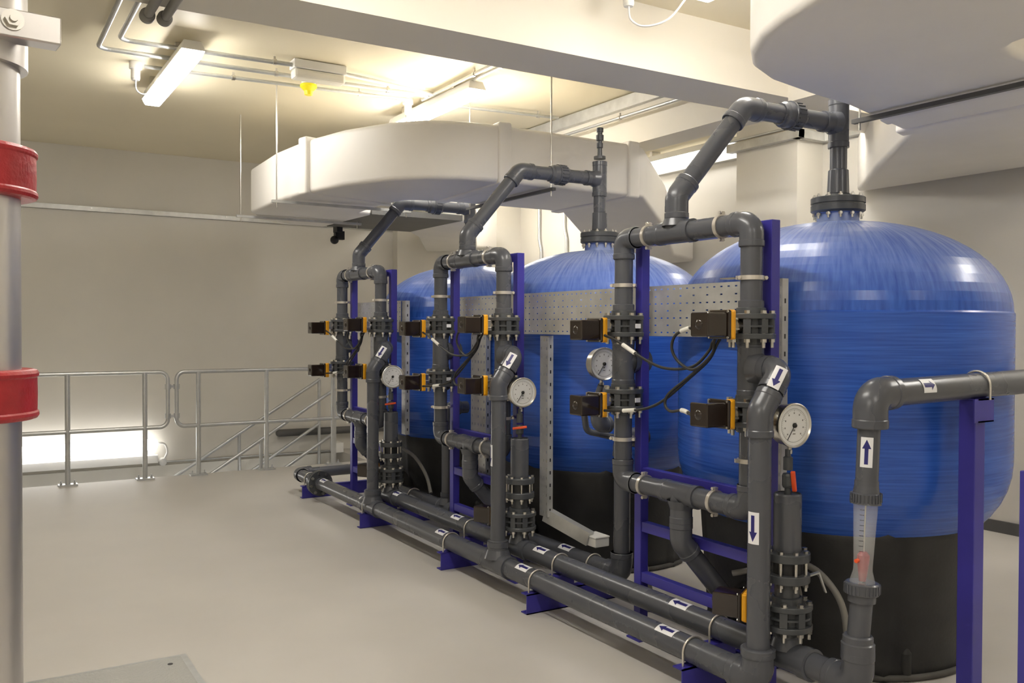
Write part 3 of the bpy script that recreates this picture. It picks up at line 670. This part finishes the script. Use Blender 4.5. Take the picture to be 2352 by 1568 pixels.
    tp = O(TX, TY, 2.72)
    MB().lathe([(.042, 0), (.042, .018), (.018, .02), (.015, .075), (.022, .078), (.022, .11), (.016, .112), (.016, .125), (.026, .128), (.027, .165), (.018, .168), (.018, .185), (.024, .187), (.024, .215), (.015, .218)], tp, up_, 24).build('air_vent', M['pvcd'], v)
    # --- blue frame --------------------------------------------------------------
    XF = PX + .095
    f = thing('support_frame', O(XF, (YR + YL) / 2, 0), 'blue steel frame standing behind the %s pipe loop' % nm, 'frame', 'blue pipe frames')
    for y_ in (YR - .02, YL - .03):
        MB().box(O(XF, y_, 1.0), (.05, .05, 1.999)).build('post', M['frame'], f, .003)
        MB().box(O(XF, y_, .004), (.1, .1, .008)).build('base_plate', M['frame'], f)
    for z_, h_ in ((1.975, .05), (.835, .045), (.565, .05), (.315, .05)):
        MB().bx(XF - .02, XF + .02, YR + dy + .006, YL + dy - .056, z_ - h_ / 2, z_ + h_ / 2).build('crossbar', M['frame'], f, .003)
    # --- valves --------------------------------------------------------------------
    for a, sd, yaw in ((R_, 'right', .0), (L_, 'left', .0)):
        for z_, hh in ((ZV1, 'upper'), (ZV2, 'lower')):
            d = V((-math.cos(yaw), math.sin(yaw), 0))
            vv = valve(a(z_), d, '%s motorised valve on the %s riser of the %s pipe loop' % (hh, sd, nm), dz=(.006 if sd == 'right' else -.02), flip=-1)
            if sd == 'left':
                n_ = V((.12, -1, 0)).normalized(); MB().box(a(z_) + n_ * .0985, (.034, .004, .022), (up_.cross(n_), n_, up_)).build('rating_tag', M['label'], vv)
    # --- gauge stack ------------------------------------------------------------------
    s = V((XH2, YS + OFS[i], .084)); K = .946; st = thing('check_valve_stack', s + up_ * .2, 'grey flanged valve stack on the middle floor pipe, %s one' % nm, 'valve', 'valve stacks with gauges')
    def LT(prof, m_, name, o_=None, seg=36): return MB().lathe([(r_ * K, h_ * K) for r_, h_ in prof], o_ or s, up_, seg).build(name, m_, st)
    U = lambda z_: s + up_ * (z_ * K)
    MB().cyl(U(.22), U(.27), RP * 1.05, 28).build('pipe', M['pvc'], st)
    LT([(.056, .60), (.058, .61), (.058, .845), (.053, .852), (.053, .845), (.02, .845)], M['pvc'], 'sleeve')
    for z_ in (.59, .50): LT([(.058, z_ - .022), (.092, z_ - .020), (.094, z_ - .017), (.094, z_ + .012), (.092, z_ + .015), (.06, z_ + .017)], M['pvcd'], 'flange')
    LT([(.066, .515), (.066, .575), (.074, .58)], M['blk'], 'spacer'); LT([(.052, .405), (.052, .485)], M['pvcd'], 'neck')
    for kk in range(8):
        a = 2 * PI * (kk + .5) / 8; p = s + V((math.cos(a), math.sin(a), 0)) * .079 * K; w_ = lambda z_: p + up_ * z_ * K; q = MB()
        q.hexa(w_(.604), up_, .011, .012).hexa(w_(.464), up_, .011, .012).cyl(w_(.448), w_(.61), .0065, 8); q.build('bolt', M['steel'], st)
    MB().cyl(U(.845), U(.935), .013, 14).lathe([(.019, 0), (.023, .01), (.023, .048), (.019, .057)], U(.875), up_, 16).lathe([(.019, 0), (.019, .05), (.012, .055), (.012, .082)], U(.95), up_, 16).build('gauge_cock', M['pvcd'], st)
    hd = V((.25, .1, -.95)).normalized() if i == 0 else V((-.75, .5, -.12)).normalized()
    hc = U(.905 if i == 0 else .92) - dy_n * .024 + rt * (.016 if i == 0 else 0)
    MB().beam(hc - hd * .043, hc + hd * .043, .017, .014).build('red_handle', M['orange'], st, .003)['label'] = 'orange-red lever handle'
    if i == 0:
        MB().beam(U(.50) + rt * .085, U(.515) + rt * .13, .02, .006).beam(U(.517) + rt * .126, U(.43) + rt * .155, .02, .006, rt).build('lever', M['zinc'], st)
    valve(U(.335), V((-.50, .866, 0)), 'motorised valve at the foot of the %s valve stack' % nm, dz=.015, flip=-1)
    gauge(V((XH2 + .004, YS + OFS[i] - .022, 1.163)), V((-.08, -1, 0)), 'pressure gauge above the %s valve stack' % nm)
    # --- vertical pipe at the left ending on the back header
    # --- cables ----------------------------------------------------------------------
    c1 = [(2.60, 3.40, 1.512), (2.60, 3.30, 1.485), (2.62, 3.154, 1.415), (2.63, 3.005, 1.371), (2.64, 2.839, 1.383), (2.65, 2.748, 1.454), (2.65, 2.718, 1.50), (2.78, 2.72, 1.6)]
    c2 = [(2.58, 2.70, 1.545), (2.60, 2.80, 1.55), (2.61, 2.908, 1.52), (2.61, 2.935, 1.459), (2.62, 2.898, 1.4), (2.62, 2.804, 1.374), (2.64, 2.719, 1.443), (2.64, 2.695, 1.515), (2.8, 2.70, 1.62)]
    c3 = [(2.60, 3.40, 1.152), (2.62, 3.28, 1.160), (2.63, 3.122, 1.184), (2.64, 3.004, 1.236), (2.65, 2.865, 1.334), (2.65, 2.747, 1.418), (2.66, 2.69, 1.51), (2.8, 2.69, 1.63)]
    c4 = [(2.58, 2.75, 1.175), (2.60, 2.85, 1.197), (2.61, 2.938, 1.186), (2.62, 2.987, 1.209), (2.62, 2.967, 1.258), (2.63, 2.87, 1.326), (2.645, 2.79, 1.385)]
    for cc, t_, k_ in ((c1, 'upper left', 10), (c2, 'upper right', 9), (c3, 'lower left', 8), (c4, 'lower right', 5)):
        cable([O(*p) for p in cc], 'black cable from the %s actuator of the %s pipe loop' % (t_, nm), k_)
dy_n = V((math.sin(YAW), math.cos(YAW), 0))
for i in range(3): rack(i)
gauge((2.90, 3.80, 1.355), (-.08, -1, 0), 'pressure gauge behind the left riser of the nearest pipe loop')
o = thing('gauge_branch', (2.96, 3.85, 1.2), 'short grey pipe and bend carrying the gauge behind the nearest left riser', 'pipework')
MB().tube(fillet([(2.90, 3.82, 1.24), (2.90, 3.86, 1.17), (2.90, 3.98, 1.10), (2.95, 4.02, .97), (3.11, 3.97, .93)], .05, 6), .018, 14).build('pipe', M['pvc'], o)
elbow((2.93, 3.88, 1.02), up_, pX, .04, .07).build('elbow', M['pvc'], o)

# ------------------------------------------------------------------ floor headers
Yend = 8.17
h = thing('header_pipe', (XD, 5, ZH), 'front grey floor pipe, closest to the open floor', 'pipe', 'floor header pipes')
segs = [YD + OFF[i] for i in range(3)]
MB().cyl((XD, YD + .05, ZH), (XD, 7.56, ZH), RH, 36).build('pipe', M['pvc'], h)
elbow((XD, YD, ZH), up_, pY, RH, .125).build('elbow', M['pvc'], h)
MB().lathe([(.058, .0), (.068, .004), (.068, .03), (.06, .034)], (XD, YD, ZH + .095), up_, 32).build('reducer', M['pvc'], h)
for i in (1, 2):
    tee((XD, YD + OFD[i], ZH), pY, up_, RH, .14, bl=.13).build('tee', M['pvc'], h)
    MB().lathe([(.058, 0), (.058, .01), (.048, .014)], (XD, YD + OFD[i], ZH + .125), up_, 32).build('reducer', M['pvc'], h)
f = thing('pipe_flange', (XD, 7.6, ZH), 'round bolted flange pair at the far end of the front floor pipe', 'flange')
for y_ in (7.57, 7.605): MB().lathe([(.062, -.02), (.062, -.015), (.11, -.014), (.11, .012), (.07, .014)] , (XD, y_, ZH), pY, 40).build('flange', M['pvcd'], f)
for kk in range(8):
    a = 2 * PI * kk / 8 + .2; p = V((XD + .09 * math.cos(a), 7.54, ZH + .09 * math.sin(a))); MB().hexa(p, pY, .013, .013).cyl(p, p + pY * .10, .006, 8).build('bolt', M['steel'], f)
MB().cyl((XD, 7.62, ZH), (XD, Yend - .04, ZH), RH, 32).build('pipe', M['pvc'], h)
elbow((XD, Yend, ZH), nY, pX, RH, .12).build('elbow', M['pvc'], h)
MB().cyl((XD + .05, Yend, ZH), (4.6, Yend, ZH + .01), RH * .9, 28).build('pipe', M['pvc'], h)
h2 = thing('header_pipe', (XH2, 5, ZH2), 'middle grey floor pipe carrying the three valve stacks', 'pipe', 'floor header pipes')
MB().cyl((XH2, 2.38, ZH2), (XH2, 6.52, ZH2), RH * .95, 36).build('pipe', M['pvc'], h2)
for i in range(3):
    tee((XH2, YS + OFS[i], ZH2), pY, up_, RH * .95, .12, bl=.10, rb=RP).build('tee', M['pvc'], h2)
h3 = thing('header_pipe', (XH3, 6, ZH3), 'back grey floor pipe, nearest the vessel bases', 'pipe', 'floor header pipes')
MB().cyl((XH3, 3.85, ZH3), (XH3, 6.92, ZH3), RH * .95, 36).build('pipe', M['pvc'], h3)
elbow((XH3, 3.80, ZH3), up_, pY, RH * .95, .125).build('elbow', M['pvc'], h3)
MB().cyl((XH3, 3.80, ZH3 + .05), (XH3, 3.80, .93), RP, 30).build('pipe', M['pvc'], h3)
tee((XH3, 5.86, ZH3), pY, up_, RH * .95, .12, rb=RP, bl=.12).build('tee', M['pvc'], h3); MB().cyl((XH3, 5.86, ZH3 + .08), (XH3, 5.86, .93), RP, 30).build('pipe', M['pvc'], h3)
for y_ in (3.80, 5.86): elbow((XH3, y_, .95), dn, pX, RP, .1).build('elbow', M['pvc'], h3); MB().cyl((XH3 + .05, y_, .95), (XH3 + .16, y_, .95), RP, 24).build('pipe', M['pvc'], h3)
NN = V((-.5, -.35, .8))
for y_ in (2.98, 4.17, 5.17): arrow_label((XD, y_, ZH), pY, V((-.35, 0, .94)), RH, h)
for y_ in (6.5, 7.42): arrow_label((XD, y_, ZH), pY, V((-.35, 0, .94)), RH, h)
for y_ in (3.06, 4.22, 5.24, 6.22): arrow_label((XH2, y_, ZH2), pY, V((-.35, 0, .94)), RH * .95, h2)
arrow_label((XH3, 4.30, ZH3), pY, V((-.35, 0, .94)), RH * .95, h3)
# channel supports with U-bolts
for y_, lb in ((2.83, 'cut by the bottom of the photo'), (4.05, 'second from the front'), (5.07, 'third from the front'), (6.44, 'fourth from the front'), (7.82, 'last, at the far end of the pipes')):
    s = thing('channel_support', (2.9, y_, 0), 'blue steel channel under the floor pipes, ' + lb, 'support', 'floor pipe supports')
    yo = -.03
    c = MB().bx(2.56, 3.22, y_ - .03, y_ - .024, .001, .109).bx(2.56, 3.22, y_ - .03, y_ + .03, .103, .109).bx(2.56, 3.22, y_ - .03, y_ + .03, .001, .007)
    c.build('channel', M['frame'], s)
    if y_ < 7: MB().bx(XH2 - .07, XH2 + .07, y_ - .03, y_ + .03, .109, ZH2 - RH * .95 - .002).build('riser_block', M['frame'], s)
    if 3.7 < y_ < 7: MB().bx(XH3 - .07, XH3 + .07, y_ - .03, y_ + .03, .109, ZH3 - RH * .95 - .002).build('riser_block', M['frame'], s)
    for x_, rr, zh_ in ((XD, RH, ZH), (XH2, RH * .95, ZH2), (XH3, RH * .95, ZH3)):
        if (x_ == XH3 and y_ < 3.7) or (x_ != XD and y_ > 7): continue
        pts = [(x_ - rr - .005, y_, .06)] + [(x_ + (rr + .005) * -math.cos(PI * k_ / 16), y_, zh_ + (rr + .005) * math.sin(PI * k_ / 16)) for k_ in range(17)] + [(x_ + rr + .005, y_, .06)]
        MB().tube(pts, .005, 8).build('u_bolt', M['nickel'], s)

# ------------------------------------------------------------------ flow meter line
FY = 2.11; FX = 2.80
f = thing('flow_meter', (FX, FY, .3), 'clear tapered flow meter tube with red float in the right foreground', 'flow meter')
fx0, fx1 = 2.792, 2.845
pt = lambda z: V((fx0 + (fx1 - fx0) * (z - .3) / 1.0, FY, z))
def fl(prof, nm_, m, seg=36):
    return MB().lathe(prof, pt(0), (pt(1) - pt(0)), seg).build(nm_, m, f)
fl([(.050, .545), (.050, .57), (.059, .573), (.062, .58), (.062, .612), (.056, .617)], 'lower_union', M['pvc'])
fl([(.056, .905), (.053, .912), (.053, .942), (.047, .945), (.043, .972), (.043, .99)], 'upper_union', M['pvc'])
for zz in (.578, .911):
    q = MB(); a0 = pt(zz); dd = (pt(1) - pt(0)).normalized()
    for kk in range(28):
        a = 2 * PI * kk / 28; e = V((math.cos(a), math.sin(a), 0)); rr = .062 if zz < .6 else .054; q.beam(a0 + e * rr, a0 + e * rr + dd * .032, .006, .005, e)
    q.build('grip_ring', M['pvc'], f)
g = MB().lathe([(.047, .612), (.034, .66), (.034, .68), (.044, .91)], pt(0), pt(1) - pt(0), 36, False).build('glass_tube', M['glass'], f)
fl([(.012, .62), (.018, .66), (.022, .70), (.022, .715), (.012, .728)], 'float', M['red'])['label'] = 'red float'
MB().cyl(pt(.61), pt(.90), .003, 8).build('guide_rod', M['steel'], f)
q = MB()
for kk in range(9):
    p_ = pt(.735 + kk * .019); rr = .0362 + kk * .0007; n_ = V((-.93, -.37, 0)).normalized(); q.box(p_ + n_ * rr, (.002, .015, .0015), (n_, up_.cross(n_), up_))
q.build('scale', M['ink'], f)
MB().cyl(pt(.70) + V((-.036, -.004, 0)), pt(.70) + V((-.050, -.006, 0)), .0075, 12).build('limit_pointer', M['orange'], f)
l = thing('outlet_pipe', (FX, FY, .17), 'grey pipe turning up to the flow meter and away to the right', 'pipework')
zb_ = .240; c2 = V((fx0 - .005, FY, zb_)); c1 = V((XH2, 2.37, ZH2)); d12 = (c2 - c1).normalized()
elbow(c2, up_, -d12, RH * .93, .125).build('elbow', M['pvc'], l)
MB().cyl(c1, c2 - d12 * .05, RH * .93, 30).build('pipe', M['pvc'], l); MB().lathe([(.055, 0), (.064, .004), (.064, .05), (.055, .054)], c1 - d12 * .0, d12, 32).build('coupling', M['pvc'], l)
MB().lathe([(.060, 0), (.060, .05), (.054, .054), (.054, .075), (.048, .08)], (c2.x, FY, zb_ + .105), up_, 32).build('reducer', M['pvc'], l)
MB().cyl((c2.x, FY, .40), pt(.55), RP * .90, 30).build('pipe', M['pvc'], l)
MB().cyl(pt(.955), pt(1.25), RP * .90, 30).build('pipe', M['pvc'], l)
zc = 1.306; ec = V((pt(zc).x, FY, zc))
elbow(ec, dn, V((1, 0, .02)), .055, .125).build('elbow', M['pvc'], l)
MB().cyl(ec + V((.05, 0, 0)), (XW - .01, FY, zc + .07), .052, 32).build('pipe', M['pvc'], l)
arrow_label(pt(1.095), pt(1) - pt(0), V((-.9, -.5, 0)), RP * .90, l, .11, .045)
arrow_label(ec + V((.285, 0, .005)), pX, V((0, -.9, .45)), .052, l, .08, .06)
arrow_label(ec + V((1.06, 0, .02)), pX, V((0, -.9, .45)), .052, l, .08, .06)
for x_, lb in ((3.50, 'in front of the nearest vessel'), (5.1, 'beyond the right edge')):
    s = thing('pipe_stand', (x_, FY, 0), 'tall blue steel post holding up the outlet pipe, ' + lb, 'stand', 'outlet pipe stands')
    zz = zc - .052 + .02 * (x_ - 2.8)
    MB().bx(x_ - .045, x_ + .025, FY - .035, FY + .035, .008, zz - .006).build('post', M['frame'], s, .003)
    MB().bx(x_ - .075, x_ + .06, FY - .05, FY - .044, zz - .095, zz).bx(x_ - .05, x_ + .06, FY - .05, FY - .03, zz - .006, zz).bx(x_ - .05, x_ + .06, FY - .05, FY - .03, zz - .095, zz - .089).bx(x_ - .05, x_ + .06, FY - .036, FY + .08, zz - .006, zz).build('head_channel', M['frame'], s)
    MB().bx(x_ - .09, x_ + .07, FY - .08, FY + .08, 0, .008).build('base_plate', M['frame'], s)
    MB().hexa((x_ - .07, FY - .06, .008), up_, .012, .014).build('anchor_bolt', M['steel'], s)
    zq = zz + .052
    pts = [(x_ + .02, FY - .057, zz - .005)] + [(x_ + .02, FY - .057 * math.cos(PI * k_ / 16), zq + .057 * math.sin(PI * k_ / 16)) for k_ in range(17)] + [(x_ + .02, FY + .057, zz - .005)]
    MB().tube(pts, .005, 8).build('u_bolt', M['nickel'], s)
q = thing('blue_upright', (2.67, 1.43, 0), 'blue steel upright just showing at the right edge', 'upright')
MB().bx(2.66, 2.72, 1.40, 1.46, 0.008, 1.13).build('post', M['frame'], q, .003); MB().bx(2.61, 2.73, 1.37, 1.49, 0, .008).build('base_plate', M['frame'], q)

# ------------------------------------------------------------------ perforated trays
def perf(o_, x, u0, u1, z0, z1, horiz=True, name='tray_panel', pitch=.044, rows=7, nrm='x'):
    """slotted sheet in the plane X=x; horiz: length runs along Y, else the length is vertical"""
    m = MB(); L = (u1 - u0) if horiz else (z1 - z0); Wd = (z1 - z0) if horiz else (u1 - u0)
    n = max(1, int(L / pitch)); p = L / n; rows_ = rows; q = Wd / rows_
    us = [0]; 
    for i in range(n): us += [i * p + p * .34, i * p + p * .66]
    us.append(L); vs_ = [0]
    for j in range(rows_): vs_ += [j * q + q * .42, j * q + q * .60]
    vs_.append(Wd); pts = []
    for a in us:
        for b_ in vs_: pts.append((x, u0 + a, z0 + b_) if horiz else (x, u0 + b_, z0 + a))
    C_ = len(vs_); fs = []
    for i in range(len(us) - 1):
        for j in range(C_ - 1):
            if i % 2 == 1 and j % 2 == 1:
                ii = (i - 1) // 2; jj = (j - 1) // 2
                if jj % 2 == 0 or ii % 2 == 0: continue
            fs.append([i * C_ + j, (i + 1) * C_ + j, (i + 1) * C_ + j + 1, i * C_ + j + 1])
    m.add(pts, fs, False); return m.build(name, M['zinc'], o_, solid=.002)
def tray(y0, y1, label, x=2.922, z0=1.508, z1=1.755):
    o_ = thing('perforated_tray', (x, (y0 + y1) / 2, z0), label, 'cable tray', 'perforated steel trays')
    perf(o_, x, y0, y1, z0, z1)
    MB().bx(x, x + .04, y0, y1, z1 - .001, z1 + .001).bx(x, x + .04, y0, y1, z0 - .001, z0 + .001).build('tray_flange', M['zinc'], o_); return o_
tray(2.66, 3.475, 'wide perforated tray behind the nearest pipe loop')
tray(3.478, 5.58, 'wide perforated tray spanning from the nearest to the middle pipe loop')
tray(6.46, 7.40, 'wide perforated tray behind the farthest pipe loop')
def vtray(y0, w_, z0, z1, label, x=2.935):
    o_ = thing('perforated_tray', (x, y0, z0), label, 'cable tray', 'perforated steel trays')
    perf(o_, x, y0, y0 + w_, z0, z1, False, rows=3 if w_ < .12 else 5, pitch=.05)
    perf(o_, x, y0, y0 + .0001, z0, z1, False) if False else None
    m = MB().bx(x, x + .035, y0 - .002, y0, z0, z1).bx(x, x + .035, y0 + w_, y0 + w_ + .002, z0, z1)
    for k in range(int((z1 - z0) / .09)): pass
    sl = m; m.cur = 1
    for k in range(int((z1 - z0) / .075)): sl.bx(x + .012, x + .020, y0 - .003, y0 - .0015, z0 + .03 + k * .075, z0 + .05 + k * .075)
    m.build('tray_flange', [M['zinc'], M['ink']], o_)
    return o_
vtray(2.612, .044, .50, 1.76, 'narrow perforated tray dropping beside the nearest right post')
v_ = vtray(4.385, .085, .42, 1.50, 'narrow perforated tray dropping between the nearest and middle loops')
m = MB().beam((2.955, 4.43, .43), (3.06, 4.13, .33), .05, .08).build('tray_foot', M['zinc'], v_)
vtray(5.13, .20, .55, 1.50, 'perforated tray dropping behind the middle pipe loop')
vtray(6.40, .07, .70, 1.755, 'narrow perforated tray beside the farthest right post')
vtray(6.93, .18, .75, 1.50, 'perforated tray dropping behind the farthest pipe loop')
o = thing('junction_box', (3.09, 4.12, .3), 'small beige junction box at the foot of the sloping tray', 'junction box')
MB().box((3.10, 4.13, .315), (.10, .13, .05)).build('housing', M['white'], o, .004); MB().box((3.10, 4.13, .345), (.105, .135, .012)).build('lid', M['white'], o, .004)
for (y_, z_, lb) in ((4.43, 1.47, 'hanging from the lower edge of the long tray'), (4.42, .72, 'on the narrow tray between two loops')):
    tag(MB().torus((2.955, y_, z_), (1, 0, 0), .03, .006, .7 if z_ > 1 else 2.3, 5.6 if z_ > 1 else 7.1, 16, 8, ref=(0, 0, 1)).build('yellow_hook', M['lemon']), 'small yellow cable hook ' + lb, 'hook')

# hoses by the vessel bases
def hose(pts, label, r=.014):
    tag(MB().tube(smooth_path(pts), r, 12).build('drain_hose', M['hose']), label, 'hose', 'grey drain hoses')
hose([(3.03, 2.62, .56), (3.05, 2.50, .52), (3.08, 2.42, .42), (3.10, 2.40, .28), (3.12, 2.42, .1), (3.14, 2.45, .015)], 'grey hose curving down behind the nearest valve stack')
hose([(3.25, 3.85, .62), (3.23, 3.88, .4), (3.25, 3.86, .2), (3.24, 3.80, .05), (3.15, 3.72, .015)], 'grey hose hanging between the nearest and middle vessels')
hose([(3.02, 6.62, .56), (3.05, 6.45, .50), (3.07, 6.3, .38), (3.06, 6.2, .26)], 'grey hose curving down behind the farthest valve stack')
hose([(3.0, 2.95, .42), (3.1, 2.82, .46), (3.15, 2.72, .42), (3.13, 2.66, .30)], 'grey hose looping behind the foot of the nearest downpipe')
